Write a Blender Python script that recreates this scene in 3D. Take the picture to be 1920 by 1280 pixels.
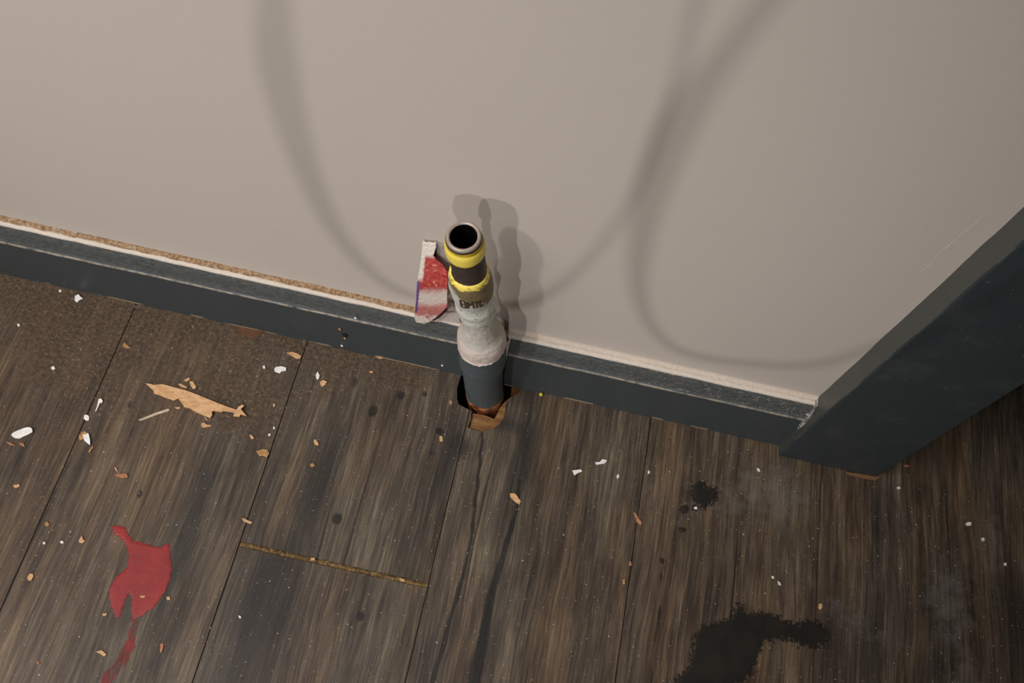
import bpy, bmesh, math, random
from mathutils import Vector, Matrix, noise, geometry
S = bpy.context.scene
C = S.collection
for o in list(bpy.data.objects): bpy.data.objects.remove(o)
random.seed(7)

# ------------------------------------------------------------------ camera
F = 1666.0; H = 0.9
def _rot():
    d = Vector((784-960, -(1440-640), -F)).normalized(); up = -d
    th = math.atan(.2215); x = Vector((math.cos(th), -math.sin(th), 0))
    x = (x - up*x.dot(up)).normalized(); y = up.cross(x)
    return Matrix((x, y, up))            # rows: world axes in camera axes
R3 = _rot()
cam = bpy.data.cameras.new('camera'); cam.sensor_width = 36; cam.lens = 36*F/1920
cam.clip_start = .02; cam.clip_end = 50
co = bpy.data.objects.new('camera', cam); C.objects.link(co)
co.matrix_world = Matrix.Translation((0, 0, H)) @ R3.to_4x4()
S.camera = co
S.view_settings.view_transform = 'Standard'; S.view_settings.look = 'None'
S.view_settings.gamma = 1; S.view_settings.use_curve_mapping = False
S.view_settings.exposure = -0.5

# ------------------------------------------------------------------ world + lamps
w = bpy.data.worlds.new('world'); S.world = w; w.use_nodes = True
w.node_tree.nodes['Background'].inputs[0].default_value = (.9, .95, 1, 1)
w.node_tree.nodes['Background'].inputs[1].default_value = .1
def lamp(name, kind, loc, power, col, size, target=None):
    l = bpy.data.lights.new(name, kind); l.energy = power; l.color = col
    if kind == 'AREA': l.shape = 'RECTANGLE'; l.size, l.size_y = size
    else: l.shadow_soft_size = size
    if kind == 'SPOT': l.spot_size = math.radians(25 if len([x for x in bpy.data.lights]) > 2 else 20); l.spot_blend = 1.0
    o = bpy.data.objects.new(name, l); C.objects.link(o); o.location = loc
    if target is not None: o.rotation_euler = (Vector(target)-Vector(loc)).to_track_quat('-Z', 'Y').to_euler()
    return o
lamp('ceiling_spot', 'SPOT', (.30, -3.9, 2.46), 245, (1, .97, .95), .06, (-.19, .40, .28))
lamp('ceiling_spot', 'SPOT', (-1.36, -3.22, 2.06), 225, (1, .96, .97), .05, (-.19, .40, .28))
lamp('ceiling_spot', 'SPOT', (-1.45, -1.30, 2.64), 140, (1, .99, .94), .06, (-.18, .30, .15))
lamp('soft_fill', 'AREA', (-1.1, -.5, 2.2), 44, (1, .98, .97), (1.0, 1.0), (-.5, .2, 0))  # added soft area fill, set to the left for falloff towards the right

# ------------------------------------------------------------------ projection of photo points onto real planes
def ray(px, py): return R3 @ Vector((px-960, -(py-640), -F))
def at_z(px, py, z=0.0):
    r = ray(px, py); t = (z-H)/r.z; return Vector((0, 0, H)) + r*t
def at_y(px, py, y):
    r = ray(px, py); t = y/r.y; return Vector((0, 0, H)) + r*t

# ------------------------------------------------------------------ material helpers
def srgb(r, g, b):
    f = lambda c: (c/255/12.92) if c/255 <= .04045 else ((c/255+.055)/1.055)**2.4
    return (f(r), f(g), f(b), 1)
class NT:
    def __init__(s, name, rough=.6):
        s.m = bpy.data.materials.new(name); s.m.use_nodes = True; s.t = s.m.node_tree
        s.b = s.t.nodes['Principled BSDF']; s.b.inputs['Roughness'].default_value = rough
        s.b.inputs['Specular IOR Level'].default_value = .35
        tc = s.t.nodes.new('ShaderNodeTexCoord'); s.P = tc.outputs['Object']
    def n(s, typ, **kw):
        x = s.t.nodes.new(typ)
        for k, v in kw.items(): setattr(x, k, v)
        return x
    def put(s, sock, v):
        if hasattr(v, 'links'): s.t.links.new(v, sock)
        else: sock.default_value = v
    def scale(s, vec, sc, off=(0, 0, 0)):
        m = s.n('ShaderNodeMapping'); s.put(m.inputs[0], vec)
        m.inputs['Scale'].default_value = sc; m.inputs['Location'].default_value = off
        return m.outputs[0]
    def noise(s, vec, scale=5, detail=4, rough=.5, dist=0, col=False):
        x = s.n('ShaderNodeTexNoise'); s.put(x.inputs['Vector'], vec)
        x.inputs['Scale'].default_value = scale; x.inputs['Detail'].default_value = detail
        x.inputs['Roughness'].default_value = rough; x.inputs['Distortion'].default_value = dist
        return x.outputs['Color' if col else 'Fac']
    def math(s, op, a, b=0.0, c=0.0, clamp=False):
        x = s.n('ShaderNodeMath', operation=op, use_clamp=clamp)
        s.put(x.inputs[0], a); s.put(x.inputs[1], b); s.put(x.inputs[2], c); return x.outputs[0]
    def vadd(s, a, b):
        x = s.n('ShaderNodeVectorMath', operation='ADD'); s.put(x.inputs[0], a); s.put(x.inputs[1], b); return x.outputs[0]
    def comb(s, x=0.0, y=0.0, z=0.0):
        n_ = s.n('ShaderNodeCombineXYZ'); s.put(n_.inputs[0], x); s.put(n_.inputs[1], y); s.put(n_.inputs[2], z); return n_.outputs[0]
    def sep(s, v):
        x = s.n('ShaderNodeSeparateXYZ'); s.put(x.inputs[0], v); return x.outputs
    def ss(s, v, a, b):                      # smoothstep a..b -> 0..1
        x = s.n('ShaderNodeMapRange', interpolation_type='SMOOTHSTEP'); s.put(x.inputs[0], v)
        rev = a > b
        x.inputs[1].default_value = min(a, b); x.inputs[2].default_value = max(a, b)
        x.inputs[3].default_value = 1 if rev else 0; x.inputs[4].default_value = 0 if rev else 1
        return x.outputs[0]
    def ramp(s, fac, stops):
        x = s.n('ShaderNodeValToRGB'); s.put(x.inputs[0], fac); e = x.color_ramp.elements
        while len(e) < len(stops): e.new(.5)
        for i, (p, c) in enumerate(stops): e[i].position = p; e[i].color = c
        return x.outputs[0]
    def mix(s, fac, a, b, mode='MIX'):
        x = s.n('ShaderNodeMix', data_type='RGBA', blend_type=mode)
        s.put(x.inputs[0], fac); s.put(x.inputs[6], a); s.put(x.inputs[7], b); return x.outputs[2]
    def attr(s, name):
        x = s.n('ShaderNodeAttribute'); x.attribute_name = name; return x.outputs['Fac']
    def color(s, c): s.put(s.b.inputs['Base Color'], c)
    def bump(s, h, strength=.3, dist=.001):
        x = s.n('ShaderNodeBump'); x.inputs['Strength'].default_value = strength; x.inputs['Distance'].default_value = dist
        s.put(x.inputs['Height'], h); s.t.links.new(x.outputs[0], s.b.inputs['Normal'])

def speck(T, scale, lo, hi, vec=None):       # 0..1 sparse speckle mask
    return T.ss(T.noise(vec or T.P, scale, 2, .5), lo, hi)

# wall paint
T = NT('wall_paint', .55)
nz = T.noise(T.P, 3, 3)
T.color(T.mix(nz, srgb(191, 181, 171), srgb(194, 183, 173)))
T.bump(T.math('ADD', T.noise(T.P, 500, 3), T.math('MULTIPLY', T.noise(T.P, 40, 2), 2.0)), .12, .0006)
M_wall = T.m
T = NT('far_wall_paint', .8); T.color(srgb(186, 184, 181)); T.bump(T.noise(T.P, 300, 2), .1, .001); M_wall2 = T.m
T = NT('ceiling_paint', .9); T.color(srgb(215, 210, 204)); T.bump(T.noise(T.P, 300, 2), .1, .001); M_ceil = T.m

# blue grey gloss paint on the woodwork
def woodwork(name, c1, c2, dusty=True):
    T = NT(name, .42)
    base = T.mix(T.noise(T.P, 9, 4), c1, c2)
    x, y, z = T.sep(T.P)
    if dusty:
        str_ = T.noise(T.scale(T.P, (30, 8, 60)), 6, 5, .65)
        cove = T.math('MULTIPLY', T.ss(z, .0765, .0885), .34)
        d = T.math('MULTIPLY', cove, T.ss(str_, .25, .7))
        fine = T.math('MULTIPLY', T.ss(z, .079, .086), T.math('MULTIPLY', speck(T, 420, .58, .74), .6))
        right = T.ss(x, .02, .30)
        fine = T.math('MULTIPLY', fine, T.math('ADD', T.math('MULTIPLY', right, .8), .15))
        base = T.mix(d, base, srgb(128, 124, 116))
        base = T.mix(fine, base, srgb(190, 180, 170))
        # worn line along the bead
        line = T.math('MULTIPLY', T.ss(z, .0772, .0782), T.ss(z, .0822, .0810))
        line = T.math('MULTIPLY', line, T.ss(T.noise(T.scale(T.P, (14, 1, 1)), 9, 6, .7), .30, .60))
        base = T.mix(T.math('MULTIPLY', line, .75), base, srgb(172, 160, 142))
        # cream paint along the bottom edge
        bot = T.math('MULTIPLY', T.ss(z, .0035, .0015), T.ss(T.noise(T.scale(T.P, (6, 1, 1)), 4, 3), .52, .60))
        base = T.mix(bot, base, srgb(160, 145, 120))
        # dust haze low down and scratches
        sc = T.math('MULTIPLY', T.ss(T.noise(T.scale(T.P, (9, 9, 240)), 5, 2), .66, .76), .22)
        base = T.mix(sc, base, srgb(140, 140, 135))
    else:
        sc = T.math('MULTIPLY', speck(T, 260, .70, .76), .5)
        base = T.mix(sc, base, srgb(120, 120, 112))
        base = T.mix(T.math('MULTIPLY', T.ss(T.noise(T.P, 22, 4, .6), .5, .8), .12), base, srgb(130, 128, 120))
    T.color(base)
    T.bump(T.noise(T.P, 180, 3), .12, .0006)
    return T.m
M_base = woodwork('baseboard_paint', srgb(58, 65, 67), srgb(63, 68, 69))
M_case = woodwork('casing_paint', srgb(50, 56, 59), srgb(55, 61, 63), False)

M_side = woodwork('casing_side_tone', srgb(72, 75, 70), srgb(80, 82, 76), False)  # lighter, greyer colour for the casing's left-facing faces

# caulk ledge on top of the baseboard
T = NT('old_caulk', .8)
x, y, z = T.sep(T.P)
dirt_x = T.ss(x, .02, -.12)
yy = T.ss(T.math('ADD', y, T.math('MULTIPLY', T.math('SUBTRACT', T.noise(T.P, 90, 3), .5), .004)), .3966, .3980)
nn = T.ss(T.noise(T.P, 160, 5, .7), .15, .5)
brown = T.mix(T.ss(T.noise(T.P, 420, 4, .7), .35, .65), srgb(112, 84, 56), srgb(166, 136, 104))
c = T.mix(T.math('MULTIPLY', T.math('MULTIPLY', yy, nn), T.math('ADD', T.math('MULTIPLY', dirt_x, .8), .2)), srgb(205, 193, 180), brown)
T.color(c); T.bump(T.noise(T.P, 220, 4), .5, .002); M_caulk = T.m

# floor: printed weathered planks
T = NT('vinyl_planks', .46)
pid = T.attr('plank'); brn = T.attr('brown'); dirt = T.attr('dirt'); dust = T.attr('dust'); dark = T.attr('dark'); char = T.attr('char')
off = T.comb(T.math('MULTIPLY', pid, 1.37), T.math('MULTIPLY', pid, 3.11), 0.0)
P = T.vadd(T.P, off)
warpn = T.math('SUBTRACT', T.noise(T.scale(P, (9, 3.5, 1)), 1, 3), .5)
px_, py_, pz_ = T.sep(P)
wx = T.math('ADD', px_, T.math('MULTIPLY', warpn, .020))
Pw = T.comb(wx, py_, 0.0)
f1 = T.noise(T.scale(Pw, (430, 17, 1)), 1, 5, .75)
f2 = T.noise(T.scale(Pw, (130, 6, 1)), 1, 4, .65)
f3 = T.noise(T.scale(Pw, (34, 3.2, 1)), 1, 4, .6, .4)
f4 = T.noise(T.scale(P, (7, 4, 1)), 1, 3, .6)
brk = T.noise(T.scale(P, (45, 28, 1)), 1, 4, .6)
v = T.math('ADD', T.math('MULTIPLY', f1, .56), T.math('MULTIPLY', f2, .34))
v = T.math('ADD', v, T.math('MULTIPLY', f3, .30))
v = T.math('ADD', v, T.math('MULTIPLY', f4, .14))
v = T.math('ADD', v, T.math('MULTIPLY', brk, .10))
v = T.math('SUBTRACT', v, .15)
v = T.math('ADD', T.math('MULTIPLY', T.math('SUBTRACT', v, .57), 1.7), .51)
grey = T.ramp(v, [(.20, srgb(34, 30, 26)), (.38, srgb(57, 49, 42)), (.52, srgb(77, 67, 57)), (.66, srgb(101, 90, 75)), (.84, srgb(138, 125, 104))])
brow = T.ramp(v, [(.20, srgb(38, 29, 23)), (.38, srgb(65, 51, 40)), (.52, srgb(90, 72, 55)), (.66, srgb(112, 93, 72)), (.84, srgb(140, 121, 96))])
bm = T.math('ADD', T.ss(T.noise(T.scale(Pw, (20, 2.5, 1)), 1, 3), .38, .68), T.math('SUBTRACT', brn, .5), 0, True)
col = T.mix(bm, grey, brow)
col = T.mix(T.math('MULTIPLY', T.ss(char, .0, 1.0), .8), col, srgb(36, 33, 33))
# thin dark cracks in the print
crk = T.math('MULTIPLY', T.ss(T.noise(T.scale(Pw, (150, 2.0, 1), (5, 5, 0)), 1, 2), .34, .27), .75)
col = T.mix(crk, col, srgb(27, 23, 21))
col = T.mix(T.math('MULTIPLY', T.ss(dark, .15, .75), .85), col, srgb(22, 20, 20))
# trodden dirt by the wall
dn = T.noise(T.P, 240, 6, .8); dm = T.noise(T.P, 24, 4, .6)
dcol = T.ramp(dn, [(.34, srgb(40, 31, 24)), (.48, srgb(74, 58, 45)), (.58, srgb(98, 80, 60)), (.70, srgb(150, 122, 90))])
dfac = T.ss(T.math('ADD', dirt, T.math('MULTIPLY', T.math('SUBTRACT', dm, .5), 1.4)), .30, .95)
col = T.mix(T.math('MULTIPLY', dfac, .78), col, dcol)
# white dust smears
hz = T.ss(T.math('ADD', dust, T.math('MULTIPLY', T.math('SUBTRACT', T.noise(T.P, 70, 6, .72), .5), 1.8)), .22, .95)
col = T.mix(T.math('MULTIPLY', hz, .4), col, srgb(122, 115, 108))
sp = T.math('MULTIPLY', speck(T, 420, .70, .74), .75)
col = T.mix(sp, col, srgb(190, 178, 160))
T.color(col)
T.put(T.b.inputs['Roughness'], T.math('ADD', T.math('MULTIPLY', dfac, .3), .45))
T.bump(T.math('ADD', T.math('MULTIPLY', f1, 1.0), T.math('MULTIPLY', dn, T.math('MULTIPLY', dfac, 1.5))), .35, .0012)
M_floor = T.m
T = NT('subfloor_board', .8)
T.color(T.mix(T.ss(T.noise(T.scale(T.P, (20, 90, 1)), 2, 4), .35, .7), srgb(112, 76, 42), srgb(146, 106, 64)))
T.bump(T.noise(T.P, 200, 3), .3, .001); M_sub = T.m
T = NT('joint_dirt', .95); T.color(T.ramp(T.noise(T.P, 320, 4, .7), [(.35, srgb(70, 52, 30)), (.55, srgb(122, 97, 62)), (.7, srgb(176, 146, 104))])); T.bump(T.noise(T.P, 400, 3), .6, .002); M_joint = T.m
T = NT('hole_shade', .9); T.color(srgb(22, 18, 15)); M_void = T.m  # near-black stands in for the shade inside holes and the dent

# ------------------------------------------------------------------ mesh helpers
def obj(name, bm, mat, parent=None, smooth=False):
    me = bpy.data.meshes.new(name); bm.normal_update(); bm.to_mesh(me); bm.free()
    if smooth:
        for p in me.polygons: p.use_smooth = True
    if mat: me.materials.append(mat)
    o = bpy.data.objects.new(name, me); C.objects.link(o)
    if parent: o.parent = parent
    return o
def tag(o, label=None, cat=None, group=None, kind=None):
    if label: o['label'] = label
    if cat: o['category'] = cat
    if group: o['group'] = group
    if kind: o['kind'] = kind
    return o
def box(bm, x0, x1, y0, y1, z0, z1):
    vs = [bm.verts.new((x, y, z)) for z in (z0, z1) for y in (y0, y1) for x in (x0, x1)]
    for f in ((0, 2, 3, 1), (4, 5, 7, 6), (0, 1, 5, 4), (2, 6, 7, 3), (0, 4, 6, 2), (1, 3, 7, 5)):
        bm.faces.new([vs[i] for i in f])
def inside(p, poly):
    r = False; n = len(poly); j = n-1
    for i in range(n):
        xi, yi = poly[i][0], poly[i][1]; xj, yj = poly[j][0], poly[j][1]
        if (yi > p[1]) != (yj > p[1]) and p[0] < (xj-xi)*(p[1]-yi)/(yj-yi)+xi: r = not r
        j = i
    return r
def sdist(p, poly):
    d = 1e9; n = len(poly)
    for i in range(n):
        a = poly[i]; b = poly[(i+1) % n]; ax, ay = a[0], a[1]; dx, dy = b[0]-ax, b[1]-ay
        L = dx*dx+dy*dy; t = 0 if L == 0 else max(0, min(1, ((p[0]-ax)*dx+(p[1]-ay)*dy)/L))
        q = math.hypot(p[0]-ax-dx*t, p[1]-ay-dy*t)
        if q < d: d = q
    return d if inside(p, poly) else -d
def cdt_fill(outer, holes, step, jitter=0):
    """triangulated flat region in xy; returns verts2d, tris"""
    pts = []; edges = []
    def loop(poly):
        k = len(pts); n = len(poly)
        for i in range(n):
            a = Vector(poly[i][:2]); b = Vector(poly[(i+1) % n][:2]); m = max(1, int((b-a).length/step))
            for q in range(m): pts.append(a.lerp(b, q/m))
        e = len(pts)
        for i in range(k, e): edges.append((i, i+1 if i+1 < e else k))
    loop(outer)
    for h in holes: loop(h)
    x0 = min(p[0] for p in outer); x1 = max(p[0] for p in outer); y0 = min(p[1] for p in outer); y1 = max(p[1] for p in outer)
    nx = int((x1-x0)/step); ny = int((y1-y0)/step)
    hb = [(min(p[0] for p in h), max(p[0] for p in h), min(p[1] for p in h), max(p[1] for p in h)) for h in holes]
    rect = len(outer) == 4
    for i in range(1, nx):
        for j in range(1, ny):
            p = (x0+(x1-x0)*i/nx, y0+(y1-y0)*j/ny)
            if not rect and sdist(p, outer) < step*.4: continue
            bad = False
            for h, b in zip(holes, hb):
                if b[0]-step < p[0] < b[1]+step and b[2]-step < p[1] < b[3]+step and sdist(p, h) > -step*.4: bad = True; break
            if not bad: pts.append(Vector(p))
    vs, es, fs, *_ = geometry.delaunay_2d_cdt(pts, edges, [], 0, 1e-7)
    out = []
    for f in fs:
        c = sum((vs[i] for i in f), Vector((0, 0)))/len(f)
        if any(inside(c, h) for h in holes): continue
        if not rect and not inside(c, outer): continue
        out.append(f)
    return vs, out
def solid_sheet(vs, fs, top, bottom):
    """top / bottom: functions (x, y) -> Vector; closed slab"""
    bm = bmesh.new(); a = [bm.verts.new(top(v.x, v.y)) for v in vs]; b = [bm.verts.new(bottom(v.x, v.y)) for v in vs]
    cnt = {}
    for f in fs:
        n = len(f)
        try: bm.faces.new([a[i] for i in f]); bm.faces.new([b[i] for i in reversed(f)])
        except ValueError: continue
        for q in range(n):
            e = (f[q], f[(q+1) % n]); cnt[e] = cnt.get(e, 0)+1
    for (i, j) in cnt:
        if (j, i) not in cnt:
            try: bm.faces.new([a[j], a[i], b[i], b[j]])
            except ValueError: pass
    for v in [v for v in bm.verts if not v.link_faces]: bm.verts.remove(v)
    return bm
def fbm(x, y, z=0.0): return noise.fractal(Vector((x, y, z)), .8, 2.0, 4)

# ------------------------------------------------------------------ room shell
YW = .402; YB = .3884
XL, XR, YF, YK, ZC = -3.0, 2.6, -5.6, 3.0, 2.75
DX0, DX1 = .41, 1.25                      # doorway
def struct(name, bm, mat, smooth=False): return tag(obj(name, bm, mat, None, smooth), kind='structure')
bm = bmesh.new(); box(bm, XL, DX0, YW, YW+.12, -.004, ZC); struct('wall_back', bm, M_wall)
bm = bmesh.new(); box(bm, DX1, XR, YW, YW+.12, -.004, ZC); struct('wall_back_right', bm, M_wall)
bm = bmesh.new(); box(bm, DX0, DX1, YW, YW+.12, 2.05, ZC); struct('wall_back_top', bm, M_wall)
bm = bmesh.new(); box(bm, XL-.1, XL, YF, YK, -.004, ZC); struct('wall_left', bm, M_wall2)
bm = bmesh.new(); box(bm, XR, XR+.1, YF, YK, -.004, ZC); struct('wall_right', bm, M_wall2)
bm = bmesh.new(); box(bm, XL, XR, YF-.1, YF, -.004, ZC); struct('wall_front', bm, M_wall2)
bm = bmesh.new(); box(bm, XL, XR, YK, YK+.1, -.004, ZC); struct('wall_far', bm, M_wall2)
bm = bmesh.new(); box(bm, XL-.1, XR+.1, YF-.1, YK+.1, ZC, ZC+.1); struct('ceiling', bm, M_ceil)

# ------------------------------------------------------------------ floor
hole_px = [(857, 728), (857, 747), (860, 758), (871, 763.5), (884, 770), (882.5, 786), (877, 801), (888, 805.5), (902, 808), (914, 807),
           (926, 802), (937, 794), (944, 784), (948, 770), (948, 757), (957, 747), (973, 737), (977, 726)]
hole = [at_z(*p) for p in hole_px] + [Vector((.024, .3975, 0)), Vector((-.047, .3975, 0))]
hole = [(p.x, p.y) for p in hole]
seams = [-.607*.9-.0, -.4137, -.2207, -.0295, .1674, .3605, .563, .756]
seams[0] = -.607
gap = .0005
def colval(x, y):
    """painted-on wear as masks: brown, dirt, dust, dark, char"""
    def blob(cx, cy, rx, ry, a=0.0):
        dx, dy = x-cx, y-cy; ca, sa = math.cos(a), math.sin(a)
        u, v_ = dx*ca+dy*sa, -dx*sa+dy*ca
        return math.exp(-((u/rx)**2+(v_/ry)**2))
    brown = .54 + .5*max(0, min(1, (-.30-x)/.15)) + .12*blob(.28, .2, .1, .3)
    if -.2207 < x < -.0295: brown -= .22
    if -.0295 < x < .05: brown -= .35
    if x > .36: brown -= .12
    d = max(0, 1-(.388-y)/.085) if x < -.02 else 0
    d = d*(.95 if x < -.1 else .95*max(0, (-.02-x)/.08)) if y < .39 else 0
    d += .9*blob(-.26, .30, .07, .05) + .8*blob(-.46, .3, .1, .06)+.35*blob(-.36, .1, .05, .06)+.5*blob(.3, .37, .05, .012)+.3*blob(-.40, .20, .06, .1)
    du = .7*blob(.31, .335, .05, .035) + .75*blob(.50, .26, .03, .05) + .8*blob(.44, .12, .07, .012, .55) + .6*blob(.38, .10, .08, .02)\
        + .5*blob(.40, .22, .06, .02, -.4) + .7*blob(.52, .16, .02, .05) + .55*blob(.55, .33, .02, .06) + .35*blob(-.42, .18, .08, .03) + .35*blob(.2, .3, .12, .04)
    dk = 0.0
    return brown, d, du, dk
knots = [(632, 972, .0052, .0064), (262, 926, .0028, .004), (243, 758, .0022, .004), (1241, 1051, .003, .003), (676, 1155, .004, .005),
         (752, 740, .005, .006), (796, 738, .0030, .0034), (665, 716, .003, .006), (699, 770, .005, .007), (824, 808, .005, .004), (810, 850, .002, .002)]
knots = [(at_z(a, b), rx, ry) for a, b, rx, ry in knots if rx > 0]
# dark printed bands running down the plank right of the pipe
def band(pts, w0, w1):
    q = [at_z(*p) for p in pts]; return q, w0, w1
bands = [band([(905, 812), (898, 880), (890, 950), (884, 1010), (868, 1080), (850, 1140), (825, 1230), (805, 1300)], .0014, .0028),
         band([(975, 900), (968, 960), (952, 1010), (938, 1060), (920, 1120), (905, 1200), (885, 1300)], .0012, .0062),
         band([(350, 615), (352, 640), (357, 664)], .0010, .0008),
         band([(1241, 1075), (1236, 1150), (1225, 1220), (1218, 1300)], .0006, .0012)]
chars = [(866, 838, .011, .013), (930, 790, .03, .01), (470, 1240, .030, .11), (500, 1100, .022, .05), (915, 1240, .012, .10), (985, 860, .02, .05), (1900, 1200, .03, .14), (1560, 1200, .03, .08), (600, 900, .018, .07), (840, 860, .012, .05), (350, 1000, .012, .1)]
chars = [(at_z(a, b), rx, ry) for a, b, rx, ry in chars]
def darkness(x, y):
    d = 0.0
    for c, rx, ry in knots:
        u, v_ = (x-c.x)/rx, (y-c.y)/ry; r = u*u+v_*v_
        if r < 6: d = max(d, math.exp(-r*r*.9))
    for q, w0, w1 in bands:
        for i in range(len(q)-1):
            a, b = q[i], q[i+1]
            if min(a.y, b.y)-.001 <= y <= max(a.y, b.y)+.001:
                t = (y-a.y)/(b.y-a.y) if b.y != a.y else 0; xx = a.x+(b.x-a.x)*t
                ww = w0+(w1-w0)*(i+t)/(len(q)-1)
                d = max(d, 1.0*math.exp(-((x-xx)/ww)**4))
    return d
def charval(x, y):
    c = 0.0
    for p, rx, ry in chars: c += math.exp(-(((x-p.x)/rx)**2+((y-p.y)/ry)**2))
    return min(1, c*.75)
bmf = bmesh.new(); layers = {}
for nm in ('plank', 'brown', 'dirt', 'dust', 'dark', 'char'): layers[nm] = bmf.verts.layers.float.new(nm)
def add_plank(x0, x1, y0, y1, step, pid, holes=()):
    x0 += gap; x1 -= gap; y0 += gap; y1 -= gap
    vs, fs = cdt_fill([(x0, y0), (x1, y0), (x1, y1), (x0, y1)], list(holes), step)
    b2 = solid_sheet(vs, fs, lambda x, y: Vector((x, y, 0)), lambda x, y: Vector((x, y, -.004)))
    mp = {}
    for v in b2.verts:
        nv = bmf.verts.new(v.co); mp[v.index] = nv
    b2.verts.ensure_lookup_table(); b2.verts.index_update()
    mp = {}
    bmf.verts.ensure_lookup_table(); base = len(bmf.verts)-len(b2.verts)
    for i, v in enumerate(b2.verts): mp[v] = bmf.verts[base+i]
    for f in b2.faces: bmf.faces.new([mp[v] for v in f.verts])
    fine = step < .01
    for i in range(base, len(bmf.verts)):
        v = bmf.verts[i]; x, y = v.co.x, v.co.y
        br, di, du, dk = colval(x, y)
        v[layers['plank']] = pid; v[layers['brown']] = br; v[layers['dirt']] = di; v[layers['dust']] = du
        v[layers['dark']] = darkness(x, y) if fine else 0; v[layers['char']] = charval(x, y)
    b2.free()
YV0, YV1 = -.03, .3985
ends = {1: None, 2: .160}
for i in range(len(seams)-1):
    a, b = seams[i], seams[i+1]; fine = .0026
    holes = [hole] if i in (2, 3) else []
    if i in (2, 3):      # the hole spans the seam: clip it to each plank
        hx0, hx1 = (a+gap, b-gap); hp = []
        n = len(hole)
        def clip(poly, xc, keep_less):
            out = []
            for k in range(len(poly)):
                p, q = poly[k], poly[(k+1) % len(poly)]
                ip = (p[0] <= xc) == keep_less; iq = (q[0] <= xc) == keep_less
                if ip: out.append(p)
                if ip != iq:
                    t = (xc-p[0])/(q[0]-p[0]); out.append((xc, p[1]+(q[1]-p[1])*t))
            return out
        holes = [clip(hole, hx1-.00001 if i == 2 else hx0+.00001, i == 2)]
    y1 = YV1 if b < .37 else .9
    if i == 2:
        add_plank(a, b, .1622, y1, fine, 2.3, holes); add_plank(a, b, YV0, .1578, fine, 12.7)
    else:
        add_plank(a, b, YV0, y1, fine if b < .76 else .004, [7.1, 1.4, 0, 3.9, 5.2, 6.6, 8.4][i], holes)
    # the rest of each plank out of the picture
    k = 0; y = YV0
    while y > YF:
        ny = max(YF, y-1.1-.1*((i*37) % 5)); add_plank(a, b, ny, y, .1, 20+i*3.3+k, []); y = ny; k += 1
    y = y1
    while y < YK:
        ny = min(YK, y+1.1+.1*((i*17) % 5)); add_plank(a, b, y, ny, .1, 40+i*2.3+k, []); y = ny; k += 1
def strips(x0, x1):
    x = x0; j = 0
    while x < x1-.01:
        nx = min(x1, x+.193); y = YF; k = 0
        while y < YK: ny = min(YK, y+1.22+.13*((j*3+k) % 3)); add_plank(x, nx, y, ny, .1, 60+j*1.9+k*2.7, []); y = ny; k += 1
        x = nx; j += 1
strips(XL, seams[0]); strips(seams[-1], XR)
fl = obj('floor', bmf, M_floor); tag(fl, kind='structure')
# subfloor with the drilled hole round the pipe
sub_px = [(857, 724), (857, 750), (864, 764), (885, 774.5), (897, 776), (909, 778.5), (919, 782), (927, 785), (932, 776), (936, 766), (943, 757), (952, 748), (960, 742), (958, 690), (856, 690)]
subh = [at_z(a, b, -.004) for a, b in sub_px]
vs, fs = cdt_fill([(-.2, .2), (.2, .2), (.2, .5), (-.2, .5)], [[(p.x, p.y) for p in subh]], .01)
bm = solid_sheet(vs, fs, lambda x, y: Vector((x, y, -.0042)), lambda x, y: Vector((x, y, -.022)))
struct('floor_underlay', bm, M_sub)
bm = bmesh.new(); box(bm, XL, XR, YF, .2, -.03, -.0042); box(bm, XL, -.2, .2, YK, -.03, -.0042); box(bm, .2, XR, .2, YK, -.03, -.0042); box(bm, -.2, .2, .5, YK, -.03, -.0042)
struct('floor_joists', bm, M_sub)
bm = bmesh.new(); box(bm, -.2, .2, .2, .5, -.16, -.14); struct('floor_void', bm, M_void)  # dark slab stands in for the darkness below the pipe hole
# dirt packed into the open end joint
bm = bmesh.new(); n = 90
ra = []
for i in range(n+1):
    x = -.2202+(.1902)*i/n; ra.append([bm.verts.new((x, yy_, -.0012+.0009*fbm(x*300, yy_*300)+zz)) for yy_, zz in ((.1572, -.001), (.1588, 0), (.1600, .0004), (.1612, 0), (.1628, -.001))])
for i in range(n):
    for k in range(4): bm.faces.new([ra[i][k], ra[i+1][k], ra[i+1][k+1], ra[i][k+1]])
o = obj('joint_dirt', bm, M_joint, None, True)
tag(o, 'brown dirt and sawdust packed in the open end joint between two floor planks', 'dirt', kind='stuff')

# ------------------------------------------------------------------ baseboard, caulk ledge, casing
prof = [(.4035, 0), (YB, 0), (YB, .0765), (YB-.0006, .0775), (YB-.0014, .0792), (YB-.0012, .0808), (.3884, .0822), (.3897, .0842), (.3905, .088), (.3911, .0935), (.3919, .099), (.3932, .1035), (.3945, .1062), (.3960, .1068), (.4035, .1070)]
def extrude_profile(name, x0, x1, mat, seed):
    bm = bmesh.new(); n = int((x1-x0)/.006); rows = []
    for i in range(n+1):
        x = x0+(x1-x0)*i/n
        row = []
        for k, (y, z) in enumerate(prof):
            j = .0003*fbm(x*30, k*2.3, seed) if 0 < k < len(prof)-1 else 0
            zz = 0.0 if z == 0 else .0010*fbm(x*9, seed)
            row.append(bm.verts.new((x, y+j+.0003*fbm(x*8, seed+4), z+zz*.6)))
        rows.append(row)
    for i in range(n):
        for k in range(len(prof)-1): bm.faces.new([rows[i][k], rows[i][k+1], rows[i+1][k+1], rows[i+1][k]])
    bm.faces.new(list(reversed(rows[0]))); bm.faces.new(rows[-1])
    bmesh.ops.recalc_face_normals(bm, faces=bm.faces)
    return struct(name, bm, mat)
extrude_profile('baseboard_left', XL, -.0335, M_base, 1.0)
extrude_profile('baseboard_right', -.0012, .3105, M_base, 7.0)
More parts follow.
